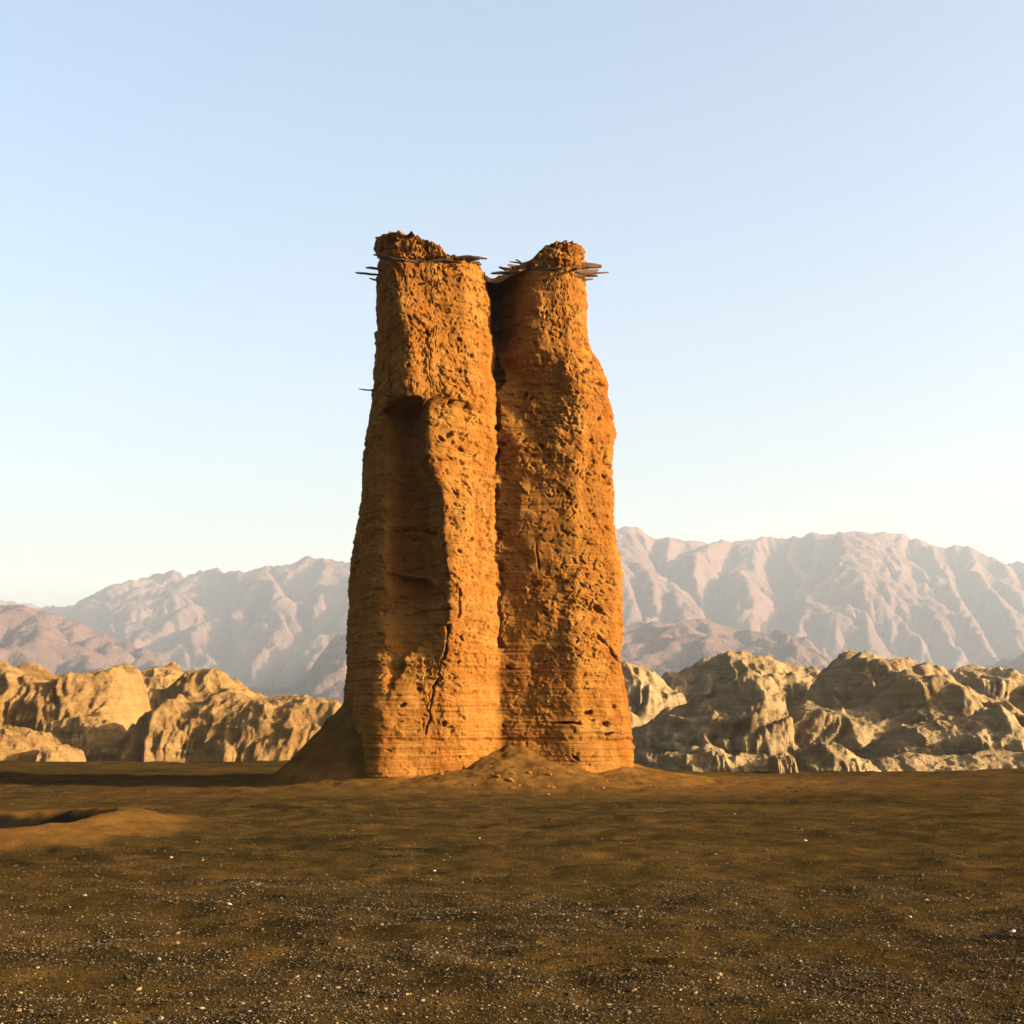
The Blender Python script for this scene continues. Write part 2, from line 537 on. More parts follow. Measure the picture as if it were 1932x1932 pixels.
# left of the tower
hill('small tan hill at the left edge behind the gravel plain', [(-120, 1375), (0, 1375), (35, 1379), (69, 1385), (90, 1402), (97, 1426), (104, 1475), (108, 1520)], 57, L, 1.3, 0.8, -4, gully=0.5)
hill('low pale lump beside the small tan hill at the left edge', [(88, 1470), (97, 1402), (118, 1408), (138, 1420), (147, 1432), (156, 1490)], 55, L, 2.3, 0.7, -3, nu=80, nv=50)
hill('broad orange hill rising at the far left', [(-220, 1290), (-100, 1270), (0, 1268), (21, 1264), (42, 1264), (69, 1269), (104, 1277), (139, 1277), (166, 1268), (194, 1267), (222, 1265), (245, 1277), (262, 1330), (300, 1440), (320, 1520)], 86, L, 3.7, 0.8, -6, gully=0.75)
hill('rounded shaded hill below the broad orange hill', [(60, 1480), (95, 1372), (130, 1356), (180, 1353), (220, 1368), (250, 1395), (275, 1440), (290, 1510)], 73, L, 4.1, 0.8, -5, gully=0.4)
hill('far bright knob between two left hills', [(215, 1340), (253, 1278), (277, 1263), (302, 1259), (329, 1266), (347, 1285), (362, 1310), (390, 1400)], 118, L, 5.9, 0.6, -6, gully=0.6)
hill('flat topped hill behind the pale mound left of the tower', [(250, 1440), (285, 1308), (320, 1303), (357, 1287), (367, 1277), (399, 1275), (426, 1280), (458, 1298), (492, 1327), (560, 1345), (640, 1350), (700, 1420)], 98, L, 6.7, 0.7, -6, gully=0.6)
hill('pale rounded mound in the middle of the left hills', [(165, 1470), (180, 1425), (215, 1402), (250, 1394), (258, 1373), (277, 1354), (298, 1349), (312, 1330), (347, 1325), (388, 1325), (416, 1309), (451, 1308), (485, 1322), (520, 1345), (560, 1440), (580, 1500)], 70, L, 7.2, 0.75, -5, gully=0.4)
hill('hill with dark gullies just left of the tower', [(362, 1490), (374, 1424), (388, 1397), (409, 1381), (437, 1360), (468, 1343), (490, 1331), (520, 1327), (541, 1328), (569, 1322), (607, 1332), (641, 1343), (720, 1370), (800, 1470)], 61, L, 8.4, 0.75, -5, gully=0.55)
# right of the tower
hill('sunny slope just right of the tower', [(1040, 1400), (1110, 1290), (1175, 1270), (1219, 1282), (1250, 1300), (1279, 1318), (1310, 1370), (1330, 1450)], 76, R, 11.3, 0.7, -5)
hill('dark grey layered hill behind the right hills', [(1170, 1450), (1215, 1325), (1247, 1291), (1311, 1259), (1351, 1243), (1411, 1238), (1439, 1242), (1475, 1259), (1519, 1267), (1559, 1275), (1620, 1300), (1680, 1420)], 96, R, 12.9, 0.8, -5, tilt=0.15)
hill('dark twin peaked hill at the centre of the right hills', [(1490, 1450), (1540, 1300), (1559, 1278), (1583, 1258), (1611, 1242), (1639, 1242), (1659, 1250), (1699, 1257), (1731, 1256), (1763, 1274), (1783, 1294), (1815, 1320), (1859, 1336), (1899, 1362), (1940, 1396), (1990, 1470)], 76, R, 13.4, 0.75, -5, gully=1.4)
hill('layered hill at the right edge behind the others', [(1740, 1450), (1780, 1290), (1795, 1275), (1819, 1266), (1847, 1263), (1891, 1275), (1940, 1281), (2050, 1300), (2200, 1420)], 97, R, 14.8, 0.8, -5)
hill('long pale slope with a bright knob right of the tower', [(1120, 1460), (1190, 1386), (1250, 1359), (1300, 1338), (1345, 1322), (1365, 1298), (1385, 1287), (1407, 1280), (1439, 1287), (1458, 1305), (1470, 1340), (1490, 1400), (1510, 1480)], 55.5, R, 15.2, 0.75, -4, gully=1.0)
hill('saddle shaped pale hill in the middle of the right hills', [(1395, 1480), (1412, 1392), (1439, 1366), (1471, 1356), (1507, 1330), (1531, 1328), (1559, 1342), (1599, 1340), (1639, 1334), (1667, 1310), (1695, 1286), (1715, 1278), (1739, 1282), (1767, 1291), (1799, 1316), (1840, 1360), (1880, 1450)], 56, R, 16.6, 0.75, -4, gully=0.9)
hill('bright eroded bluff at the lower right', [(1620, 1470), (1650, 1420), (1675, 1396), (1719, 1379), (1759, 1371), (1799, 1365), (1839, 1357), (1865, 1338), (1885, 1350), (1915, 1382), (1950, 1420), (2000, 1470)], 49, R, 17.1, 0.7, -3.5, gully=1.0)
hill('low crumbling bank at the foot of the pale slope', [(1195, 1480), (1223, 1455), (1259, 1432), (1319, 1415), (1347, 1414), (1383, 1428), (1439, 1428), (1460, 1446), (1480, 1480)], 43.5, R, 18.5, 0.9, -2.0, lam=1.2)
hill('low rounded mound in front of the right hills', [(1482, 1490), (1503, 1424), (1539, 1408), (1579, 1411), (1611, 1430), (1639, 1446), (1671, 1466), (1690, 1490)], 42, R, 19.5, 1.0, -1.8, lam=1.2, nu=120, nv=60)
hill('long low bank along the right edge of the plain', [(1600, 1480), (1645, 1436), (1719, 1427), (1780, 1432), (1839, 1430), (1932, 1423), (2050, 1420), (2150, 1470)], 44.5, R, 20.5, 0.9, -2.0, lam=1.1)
hill('small upright earth block at the foot of the right mounds', [(1449, 1490), (1453, 1432), (1460, 1426), (1479, 1422), (1492, 1430), (1498, 1442), (1504, 1490)], 39.6, R, 21.5, 0.5, -0.9, nu=60, nv=50, lam=0.5,
     name='earth_block', kind=None, cat='rock')

# ----------------------------------------------------------------------------
# the earth tower
# ----------------------------------------------------------------------------
YC, YREF = 34.0, 32.6
def z_of(py): return EYE + (HZ - py) / F * YREF
def py_of(z): return HZ - (z - EYE) * F / YREF

def tab(*pairs):
    p = np.array(pairs, float)
    return lambda q: np.interp(q, p[:, 0], p[:, 1])

# outline columns (row -> column) and depths towards the camera
XL_ = tab((430, 705), (520, 703), (560, 707), (600, 704), (640, 700), (700, 695), (735, 692), (760, 690), (800, 681), (870, 676), (950, 668), (1050, 660), (1150, 652), (1250, 648), (1320, 643), (1400, 640), (1520, 632))
def XL(py): return XL_(py) + 13.0
XC = tab((430, 742), (560, 742), (600, 745), (640, 755), (700, 757), (762, 757), (778, 722), (1000, 717), (1150, 712), (1300, 706), (1400, 702), (1520, 694))
XM = tab((430, 830), (764, 836), (776, 808), (880, 812), (940, 834), (1080, 842), (1110, 852), (1180, 842), (1300, 842), (1400, 838), (1520, 832))
XS = tab((430, 904), (500, 904), (540, 914), (600, 917), (680, 918), (800, 922), (1000, 926), (1520, 930))
XG = tab((430, 928), (560, 930), (640, 934), (900, 942), (1520, 948))
XT = tab((430, 1000), (560, 1000), (640, 985), (760, 985), (900, 980), (1100, 985), (1520, 1000))
XN = tab((430, 1062), (700, 1075), (1000, 1085), (1520, 1095))
XR = tab((430, 1100), (520, 1102), (560, 1105), (600, 1109), (630, 1118), (660, 1130), (690, 1140), (730, 1148), (800, 1153), (870, 1153), (950, 1158), (1000, 1162), (1050, 1166), (1100, 1170), (1150, 1172), (1200, 1172), (1240, 1168), (1270, 1172), (1300, 1180), (1340, 1188), (1400, 1190), (1520, 1188))
DC = tab((430, 2.1), (764, 2.25), (776, 1.1), (1150, 1.25), (1330, 2.45), (1520, 2.8))
D3 = tab((430, 2.06), (764, 2.2), (776, 1.3), (1100, 1.4), (1180, 1.7), (1310, 2.45), (1520, 2.66))
DM = tab((430, 1.9), (800, 2.05), (1300, 2.25), (1520, 2.4))
DS = tab((430, 1.0), (640, 1.05), (900, 0.98), (1520, 1.15))
DG = tab((430, -1.6), (600, -1.0), (650, 0.0), (720, 0.55), (900, 0.72), (1100, 0.8), (1300, 0.85), (1520, 0.95))
DT = tab((430, 0.5), (640, 0.75), (760, 0.82), (900, 0.84), (1300, 0.9), (1520, 1.0))
DN = tab((430, 0.7), (700, 0.98), (1000, 0.98), (1520, 1.1))
DR = tab((430, -0.7), (700, -0.6), (1520, -0.5))

TOP = tab((690, 475), (704, 462), (709, 454), (722, 446), (742, 437), (758, 440), (785, 446), (806, 456), (826, 470), (845, 482), (866, 490), (890, 494), (904, 500), (912, 516), (925, 521),
          (940, 520), (950, 514), (962, 508), (975, 503), (995, 492), (1012, 478), (1030, 464), (1050, 456), (1075, 455), (1092, 461), (1101, 474), (1112, 490))


def top_z(x, y):
    """height of the broken top over the plan"""
    return EYE + (HZ - TOP(CX + F * x / y)) / F * np.minimum(y, 35.4)


NS, NZ = 760, 860


def section(py):
    """control points (x, y) of the plan at row py (array)"""
    one = np.ones_like(py)
    P = [(XL(py) + 10, -2.6 * one), (XL(py), -0.7 * one), (XC(py), DC(py)), (XC(py) + 0.66 * (XM(py) - XC(py)), D3(py)), (XM(py), DM(py)), (0.5 * (XM(py) + XS(py)) + 6, 0.5 * (DM(py) + DS(py)) + 0.22),
         (XS(py), DS(py)), (XG(py), DG(py)), (XT(py), DT(py)), (XN(py), DN(py)), (XR(py) - 10, 0.42 * DN(py)), (XR(py), DR(py)), (XR(py) - 25, -2.6 * one),
         (0.5 * (XL(py) + XR(py)), -3.1 * one)]
    out = []
    for px, d in P:
        Y = YC - d
        out.append(((px - CX) / F * Y, Y))
    return out


def tower_surface(s, py):
    """s in 0..n control points (closed centripetal-like spline), py row; arrays of the same shape"""
    P = section(py)
    n = len(P)
    PX = np.stack([p[0] for p in P]); PY = np.stack([p[1] for p in P])
    i = np.floor(s).astype(int); u = s - i
    def pick(A, k):
        return np.take_along_axis(A, ((i + k) % n)[None], 0)[0]
    res = []
    for A in (PX, PY):
        p0, p1, p2, p3 = pick(A, -1), pick(A, 0), pick(A, 1), pick(A, 2)
        t1 = 0.32 * (p2 - p0); t2 = 0.32 * (p3 - p1)
        u2 = u * u; u3 = u2 * u
        res.append((2 * u3 - 3 * u2 + 1) * p1 + (u3 - 2 * u2 + u) * t1 + (-2 * u3 + 3 * u2) * p2 + (u3 - u2) * t2)
    return res[0], res[1]


# parameter samples: even in length on the seen side, sparse behind
ss = np.linspace(0, 14, 4001)
x_, y_ = tower_surface(ss, np.full_like(ss, 1000.0))
seg = np.hypot(np.diff(x_), np.diff(y_))
wgt = np.where((ss[:-1] > 0.8) & (ss[:-1] < 11.4), 1.0, 0.25)
wgt = np.where((ss[:-1] > 2.0) & (ss[:-1] < 11.0), 1.6, wgt)
cum = np.concatenate([[0], np.cumsum(seg * wgt)])
S = np.interp(np.linspace(0, cum[-1], NS, endpoint=False), cum, ss)

t = np.linspace(0, 1, NZ)[:, None]
Sg = np.broadcast_to(S[None, :], (NZ, NS)).copy()
xt_, yt_ = tower_surface(S, np.full_like(S, 500.0))
zt_ = top_z(xt_, yt_) + 0.07 * fbm(S * 6, 0 * S, 0.3 + 0 * S, 3)
z0 = -0.9
Zg = z0 + t * (zt_[None, :] - z0)
Pg = py_of(Zg)
Xg, Yg = tower_surface(Sg, Pg + 9 * fbm(Sg * 1.3, Zg / 0.9, 0.5 + 0 * Zg, 3))
# outward normals in plan
dxs = np.roll(Xg, -1, 1) - np.roll(Xg, 1, 1); dys = np.roll(Yg, -1, 1) - np.roll(Yg, 1, 1)
ln = np.hypot(dxs, dys) + 1e-9
Nx, Ny = dys / ln, -dxs / ln
# smooth normals along s a little
for _ in range(6):
    Nx = (np.roll(Nx, 1, 1) + Nx + np.roll(Nx, -1, 1)) / 3; Ny = (np.roll(Ny, 1, 1) + Ny + np.roll(Ny, -1, 1)) / 3
ln = np.hypot(Nx, Ny) + 1e-9; Nx /= ln; Ny /= ln
# picture-like coordinates on the seen faces, used to place cracks, holes and lost plaster
U_ = CX + F * Xg / Yg
V_ = HZ - (Zg - EYE) * F / Yg
arc = np.cumsum(np.hypot(np.diff(x_), np.diff(y_)))
ARC = np.interp(S, ss, np.concatenate([[0], arc]))          # metres along the plan at mid height
AR = np.broadcast_to(ARC[None, :], Xg.shape)


def poly_sdf(px, py, poly):
    """signed distance to a polygon in pixels, negative inside"""
    poly = np.array(poly, float)
    d = np.full(px.shape, 1e9); inside = np.zeros(px.shape, bool)
    n = len(poly)
    for a in range(n):
        ax, ay = poly[a]; bx, by = poly[(a + 1) % n]
        ex, ey = bx - ax, by - ay
        wx, wy = px - ax, py - ay
        tt = np.clip((wx * ex + wy * ey) / (ex * ex + ey * ey + 1e-9), 0, 1)
        d = np.minimum(d, np.hypot(wx - tt * ex, wy - tt * ey))
        c = ((ay > py) != (by > py)) & (px < (bx - ax) * (py - ay) / (by - ay + 1e-9) + ax)
        inside ^= c
    return np.where(inside, -d, d)


disp = np.zeros_like(Xg)
n_lo = fbm(Xg / 1.1, Yg / 1.1, Zg / 1.5, 3)
n_mid = fbm(Xg / 0.32, Yg / 0.32, Zg / 0.32, 3)
n_hi = fbm(Xg / 0.10, Yg / 0.10, Zg / 0.085, 3)
disp += 0.075 * n_lo + 0.018 * n_mid
smooth_zone = np.clip(sstep(1180, 1330, V_) + 0.0, 0, 1)
seenf = (Sg > 1.8) & (Sg < 11.2)
edge_n = 9 * n_mid + 5 * n_hi                               # ragged outlines of lost plaster, in pixels
front = (Sg > 1.85) & (Sg < 7)
# lost plaster on the left flank of the front
lost = [
    ([(640, 772), (792, 768), (800, 800), (806, 870), (826, 930), (832, 985), (838, 1040), (846, 1092), (806, 1088), (740, 1078), (640, 1085)], 0.55, 3.0),
    ([(640, 1085), (742, 1084), (808, 1098), (838, 1118), (846, 1150), (838, 1180), (815, 1190), (800, 1215), (765, 1240), (735, 1320), (640, 1330)], 0.42, 5.0),
    ([(718, 998), (800, 990), (812, 1060), (730, 1072)], 0.10, 4.0),
]
rec = np.zeros_like(Xg)
for poly, dep, soft in lost:
    sd = poly_sdf(U_ + 0.6 * edge_n, V_ + 0.4 * edge_n, poly)
    m = sstep(soft, -soft, sd)
    rec = np.maximum(rec, m * dep) if dep > 0.2 else rec + m * dep
rec = rec * sstep(720, 768, U_ + 5 * n_mid) * (Sg > 2.0) * (Sg < 7)
back = 0.75 * rec
panel = sstep(0.1, 0.4, rec)
# the darker shallow bay in the right column and the ledge under it
sd = poly_sdf(U_ + edge_n, V_ + edge_n, [(945, 690), (1060, 680), (1085, 760), (1055, 800), (1000, 830), (960, 790), (945, 740)])
disp -= 0.22 * sstep(25, -30, sd) * (Sg > 6.5)
# undercut foot with red layers
sd = np.abs(V_ - 1398 - 4 * n_mid)
disp -= 0.05 * np.exp(-(sd / 5.0) ** 2) * (Sg > 2)
# scabs of plaster: plates with sharp edges
pl = fbm(AR / 0.85, Zg / 0.60, 4.0 + 0 * AR, 5, 0.58)
plate = sstep(-0.02, 0.05, pl)
chip = sstep(-0.35, 0.45, fbm(AR / 1.3 + 3, Zg / 1.7, 2.0 + 0 * AR, 3))
disp += (0.018 + 0.036 * chip) * plate * (1 - panel) * (1 - 0.6 * smooth_zone)
pl2 = fbm(AR / 0.34 + 9, Zg / 0.20, 8.0 + 0 * AR, 4, 0.6)
disp += 0.026 * chip * sstep(0.16, 0.22, pl2) * (1 - panel)
disp += 0.007 * n_hi
# crumbling crowns above the brushwood courses
course = np.where(U_ < 915, 491 + 0.02 * (U_ - 740), 507.0) + 2.0 * n_mid
above = sstep(2, -6, V_ - course)
disp += above * (-0.02 + 0.07 * fbm(Xg / 0.26, Yg / 0.26, Zg / 0.22, 4, 0.65) + 0.05 * sstep(0.0, 0.08, fbm(Xg / 0.15 + 5, Yg / 0.15, Zg / 0.13, 2)))
disp -= 0.13 * np.exp(-((V_ - course) / 4.0) ** 2) * sstep(-0.5, 0.2, n_lo)
# rammed layers
lay = perlin(0.25 * Xg, 0.25 * Yg, (Zg + 0.04 * n_lo) / 0.075) + 0.7 * perlin(0.5 * Xg + 7, 0.5 * Yg, Zg / 0.035)
disp += lay * (0.004 + 0.008 * (1 - plate) + 0.012 * panel + 0.014 * smooth_zone + 0.006 * (Sg < 2.0))
big_lay = perlin(0.15 * Xg, 0.15 * Yg, Zg / 0.21)
disp += 0.014 * big_lay + panel * 0.055 * sstep(-0.1, 0.1, perlin(0.6 * Xg, 0.6 * Yg, Zg / 0.33 + 0.15 * n_mid)) + panel * 0.03 * sstep(0.0, 0.1, pl)

# pits, holes and cracks, stamped one by one
colh = (zt_ - z0) / (NZ - 1)
def stamp(ar, z, ra, rz, depth, hard=2.0, tilt=0.0):
    i0 = int(np.searchsorted(ARC, ar - 1.6 * ra)); i1 = int(np.searchsorted(ARC, ar + 1.6 * ra)) + 1
    dzr = colh[min(max(i0, 0), NS - 1)]
    j0 = int((z - 1.8 * rz - z0) / dzr) - 6; j1 = int((z + 1.8 * rz - z0) / dzr) + 7
    j0 = max(j0, 0); j1 = min(j1, NZ)
    if i1 - i0 < 1 or j1 - j0 < 1: return
    a = AR[j0:j1, i0:i1] - ar; b = Zg[j0:j1, i0:i1] - z
    b = b + tilt * a
    q = (np.abs(a / ra) ** 2 + np.abs(b / rz) ** 2) * (1 + 0.55 * n_hi[j0:j1, i0:i1])
    q = np.maximum(q, 0)
    disp[j0:j1, i0:i1] -= depth * np.exp(-q ** hard)

def arc_at(px, py):
    z = z_of(py)
    j = min(max(int((z - z0) / colh[NS // 2]), 0), NZ - 1)
    row = np.where(seenf[j], np.abs(U_[j] - px), 1e9)
    i = int(np.argmin(row))
    zz = EYE + (HZ - py) / F * Yg[j, i]
    return ARC[i], zz

pr = np.random.default_rng(5)
a_lo, a_hi = np.interp([1.9, 11.3], ss, np.concatenate([[0], arc]))
for k in range(8000):
    ar = pr.uniform(a_lo, a_hi); z = pr.uniform(0.2, 12.6)
    dens = 0.5 + 0.5 * math.sin(ar * 2.1 + 1.3 * math.sin(z * 0.9)) + (0.3 if z > 7 else 0)
    if pr.random() > 0.25 + 0.7 * dens or (z < 2.2 and pr.random() < 0.7): continue
    r = 0.014 + 0.028 * pr.random() ** 2.2
    stamp(ar, z, r * pr.uniform(0.8, 1.9), r * pr.uniform(0.7, 1.3), r * pr.uniform(0.7, 1.6), 1.6, pr.uniform(-0.9, 0.9))
HOLES = [(848, 820, 6), (833, 828, 5), (880, 822, 4), (872, 848, 5), (1022, 843, 6), (948, 838, 5), (895, 860, 3), (860, 930, 4), (905, 950, 4), (985, 742, 6), (1000, 748, 5), (806, 630, 8), (818, 626, 8), (1070, 930, 5),
         (1052, 928, 4), (1035, 935, 3), (892, 1018, 5), (868, 1040, 4), (905, 1158, 4), (940, 1205, 4), (1030, 1158, 6), (1128, 1150, 7), (1088, 1210, 4), (870, 1205, 4), (836, 1366, 6), (950, 1370, 4), (1143, 1366, 7),
         (1148, 1385, 6), (1112, 1345, 6), (1085, 1430, 5), (896, 1090, 4), (960, 1260, 4), (800, 1250, 3), (760, 1330, 4), (790, 1300, 4), (1100, 1060, 4), (1120, 970, 4), (1140, 900, 4), (1115, 830, 4), (1130, 790, 4),
         (770, 690, 4), (800, 700, 3), (870, 700, 4), (840, 760, 4), (1030, 590, 4), (1050, 590, 4), (1075, 600, 4), (1055, 615, 3), (1010, 650, 4), (1105, 700, 4), (868, 640, 4), (770, 600, 4), (780, 1015, 4)]
for px, py, r in HOLES:
    ar, z = arc_at(px, py)
    rm = r / F * YREF * pr.uniform(0.75, 1.05)
    stamp(ar, z, rm * pr.uniform(0.8, 1.4), rm * pr.uniform(0.6, 1.0), 0.10 + 0.8 * rm, 1.8, pr.uniform(-0.8, 0.8))
def crack(pts, width, depth, jit=3.0, n=40, seed=0):
    q = np.random.default_rng(seed)
    pts = np.array(pts, float)
    L_ = np.concatenate([[0], np.cumsum(np.hypot(*np.diff(pts, axis=0).T))])
    ph = q.uniform(0, 50)
    for s in np.linspace(0, L_[-1], 2 * n):
        n1 = float(fbm(np.array([s / 26.0 + ph]), np.array([0.3]), np.array([seed * 1.7]), 4)[0])
        n2 = float(fbm(np.array([s / 34.0]), np.array([ph]), np.array([seed * 2.3]), 3)[0])
        px = np.interp(s, L_, pts[:, 0]) + jit * 1.6 * n1
        py = np.interp(s, L_, pts[:, 1]) + 2.0 * n2
        ar, z = arc_at(px, py)
        w = width * max(0.25, 0.8 + 0.9 * n2)
        stamp(ar, z, w, (L_[-1] / n) / F * YREF * 0.9, 0.6 * depth * max(0.0, 0.75 + 1.1 * n2), 1.5)
crack([(932, 650), (940, 700), (938, 760), (941, 830), (936, 900), (938, 960)], 0.045, 0.16, 2.5, 110, 1)
crack([(938, 960), (935, 1030), (945, 1080), (942, 1140), (946, 1220)], 0.05, 0.06, 4, 90, 2)
crack([(1128, 1200), (1140, 1215), (1158, 1245), (1172, 1270), (1180, 1310)], 0.04, 0.20, 2, 60, 3)
crack([(1108, 1105), (1118, 1130), (1112, 1150)], 0.03, 0.12, 2, 30, 4)
crack([(1012, 1020), (1016, 1060), (1018, 1080)], 0.025, 0.12, 1, 30, 5)
crack([(845, 1180), (838, 1230), (820, 1300), (805, 1385)], 0.03, 0.14, 3, 70, 6)
crack([(865, 1110), (866, 1140), (862, 1165)], 0.03, 0.10, 2, 24, 7)
crack([(790, 535), (815, 535), (832, 532)], 0.05, 0.07, 1, 24, 8)
crack([(738, 1000), (780, 998), (822, 1002)], 0.05, 0.10, 1, 30, 10)
crack([(1040, 1365), (1070, 1362), (1095, 1366)], 0.05, 0.04, 1, 24, 14)

fade = sstep(0.0, 0.02, t) * 1.0
Xd = Xg + Nx * disp * fade
Yd = Yg + Ny * disp * fade + back
verts = [np.stack([Xd, Yd, Zg], -1).reshape(-1, 3)]
faces = [grid_faces(NZ, NS, True)]
# closed top
cxm, cym = Xd[-1].mean(), Yd[-1].mean() + 0.3
K = 16
rings = []
for k in range(1, K + 1):
    f = 1 - k / K * 0.995
    x = cxm + (Xd[-1] - cxm) * f; y = cym + (Yd[-1] - cym) * f
    z = top_z(x, y) - 0.03 * min(k, 6) + 0.06 * fbm(x / 0.3, y / 0.3, 0 * x, 2)
    rings.append(np.stack([x, y, z], -1))
rings = np.concatenate([verts[0][-NS:][None]] + [r[None] for r in rings]).reshape(-1, 3)
faces.append(grid_faces(K + 1, NS, True) + NZ * NS)
verts.append(rings)

tower = bpy.data.objects.new('earth_tower', None)
tower.location = (0, 0, 0)
COL.objects.link(tower)
tag(tower, None, 'tall ruined orange earth tower with two joined columns and timbers at its top', 'tower')
mesh_from('wall', np.concatenate(verts), np.concatenate(faces), M_TOWER, tower)


# ----------------------------------------------------------------------------
# timbers that stick out of the tower
# ----------------------------------------------------------------------------
def stick(a, b, ra, rb, seed, bend=0.04):
    q = np.random.default_rng(seed)
    a = np.asarray(a, float); b = np.asarray(b, float)
    d = b - a; Ln = np.linalg.norm(d); d /= Ln
    s1 = np.cross(d, [0.1, 0.2, 1.0]); s1 /= np.linalg.norm(s1); s2 = np.cross(d, s1)
    NR, NK = 7, 7
    vs = []
    o1, o2 = q.normal(0, bend * Ln, 2)
    for i in range(NR):
        u = i / (NR - 1)
        c = a + d * Ln * u + (s1 * o1 + s2 * o2) * math.sin(u * 2.6) + q.normal(0, 0.05 * ra, 3)
        r = (ra + (rb - ra) * u) * q.uniform(0.85, 1.15)
        if i == NR - 1: r *= 0.7
        for k in range(NK):
            th = 2 * math.pi * k / NK
            rr = r * q.uniform(0.85, 1.15)
            vs.append(c + s1 * math.cos(th) * rr + s2 * math.sin(th) * rr + d * (q.normal(0, 0.25 * r) if i in (0, NR - 1) else 0))
    f = [tuple(x) for x in grid_faces(NR, NK, True)]
    n = len(vs)
    vs.append(np.mean(vs[:NK], 0)); vs.append(np.mean(vs[n - NK:n], 0))
    me = bpy.data.meshes.new('timber')
    tri = [((k + 1) % NK, k, n) for k in range(NK)] + [(n - NK + k, n - NK + (k + 1) % NK, n + 1) for k in range(NK)]
    me.from_pydata([tuple(v) for v in vs], [], f + tri)
    me.materials.append(M_TIMBER)
    ob = bpy.data.objects.new('timber', me)
    COL.objects.link(ob); ob.parent = tower
    return ob


STICKS = [  # (px, py, Y) inner, outer, radius
    ((730, 521, 33.6), (672, 515, 33.9), 0.034), ((730, 514, 33.4), (690, 507, 33.5), 0.036), ((728, 523, 34.6), (697, 522, 35.2), 0.03),
    ((752, 492, 31.6), (703, 482, 32.4), 0.036), ((768, 492, 31.5), (738, 487, 31.7), 0.04), ((788, 495, 31.55), (756, 487, 31.5), 0.03),
    ((850, 488, 32.6), (906, 487, 32.4), 0.065), ((855, 492, 32.7), (919, 491, 32.6), 0.03), ((862, 491, 33.1), (912, 489, 33.3), 0.045), ((875, 500, 33.0), (909, 498, 32.9), 0.045), ((850, 495, 34.0), (905, 494, 34.4), 0.04),
    ((1060, 503, 33.6), (1134, 504, 34.0), 0.095), ((1070, 509, 33.4), (1149, 511, 33.9), 0.028), ((1075, 512, 33.7), (1134, 515, 34.3), 0.034), ((1080, 518, 33.5), (1128, 520, 34.0), 0.038), ((1085, 523, 33.6), (1121, 522, 34.1), 0.034),
    ((1080, 528, 33.8), (1119, 526, 34.4), 0.036), ((1085, 508, 34.6), (1128, 508, 35.3), 0.05), ((1090, 514, 34.9), (1124, 516, 35.6), 0.04),
    ((985, 508, 34.2), (941, 502, 33.6), 0.05), ((990, 514, 34.0), (950, 508, 33.3), 0.04), ((1003, 502, 34.0), (962, 494, 33.8), 0.026), ((990, 503, 34.2), (972, 490, 33.9), 0.022), ((975, 516, 34.2), (926, 517, 33.5), 0.045), ((985, 505, 33.9), (958, 501, 33.2), 0.03),
    ((1005, 508, 33.2), (1035, 503, 32.9), 0.04), ((1020, 509, 33.1), (1062, 506, 32.9), 0.04), ((760, 496, 31.9), (800, 494, 31.75), 0.045), ((800, 498, 32.0), (852, 493, 31.9), 0.045), ((830, 496, 32.2), (870, 497, 32.0), 0.04),
    ((712, 736, 34.2), (677, 733, 34.3), 0.022), ((745, 750, 32.4), (722, 741, 32.0), 0.03), ((1000, 512, 34.4), (975, 503, 33.7), 0.03),
]
for i, (a, b, r) in enumerate(STICKS):
    stick(at(*a), at(*b), r, r * 0.72, 100 + i)
q = np.random.default_rng(77)
for i in range(26):                                          # short broken ends in the brushwood course
    left = i % 2 == 0
    px = q.uniform(740, 880) if left else q.uniform(960, 1095)
    Yf = (31.8 + (px - 745) * 0.006) if left else 33.15
    py = (493 if left else 506) + q.normal(0, 2.5)
    a = at(px, py, Yf + 0.5); b = at(px + q.normal(0, 9), py + q.normal(0, 2), Yf - q.uniform(0.02, 0.22))
    stick(a, b, q.uniform(0.018, 0.04), 0.018, 300 + i)

# ----------------------------------------------------------------------------
# debris round the foot of the tower
# ----------------------------------------------------------------------------
dx_ = np.arange(-7.5, 6.5, 0.05); dy_ = np.arange(26.5, 40.0, 0.06)
DX, DY = np.meshgrid(dx_, dy_)
def cone(x, y, ax, ay, h, rx, ry, p=1.2):
    r = np.hypot((x - ax) / rx, (y - ay) / ry)
    return h * np.clip(1 - r, 0, 1) ** p
dz_ = cone(DX, DY, -0.1, 33.6, 1.12, 3.4, 4.1, 1.5)
dz_ = np.maximum(dz_, cone(DX, DY, -3.2, 34.3, 3.1, 3.15, 3.3, 1.3))
dz_ = np.maximum(dz_, cone(DX, DY, -1.2, 33.6, 0.8, 6.0, 5.4, 1.9))
dz_ = np.maximum(dz_, cone(DX, DY, 2.2, 34.6, 0.7, 3.6, 4.2, 2.0))
nn = fbm(DX / 0.6, DY / 0.6, 0 * DX, 4)
dz_ = dz_ * (1 + 0.09 * nn) + 0.03 * nn * sstep(0.0, 0.2, dz_) + 0.015 * fbm(DX / 0.14, DY / 0.14, 0 * DX, 2) * sstep(0, 0.1, dz_)
DZ = ground_z(DX, DY) + dz_ - 0.10 * sstep(0.05, 0.0, dz_)
slope = mesh_from('debris_slope', np.stack([DX, DY, DZ], -1).reshape(-1, 3), grid_faces(len(dy_), len(dx_)), M_GROUND, kind='structure',
                  label='fans of loose orange earth against the foot of the tower')


slope.data.attributes.new('bank', 'FLOAT', 'POINT').data.foreach_set('value', sstep(0.02, 0.35, dz_ + 0.05 * nn).astype(np.float32).ravel())


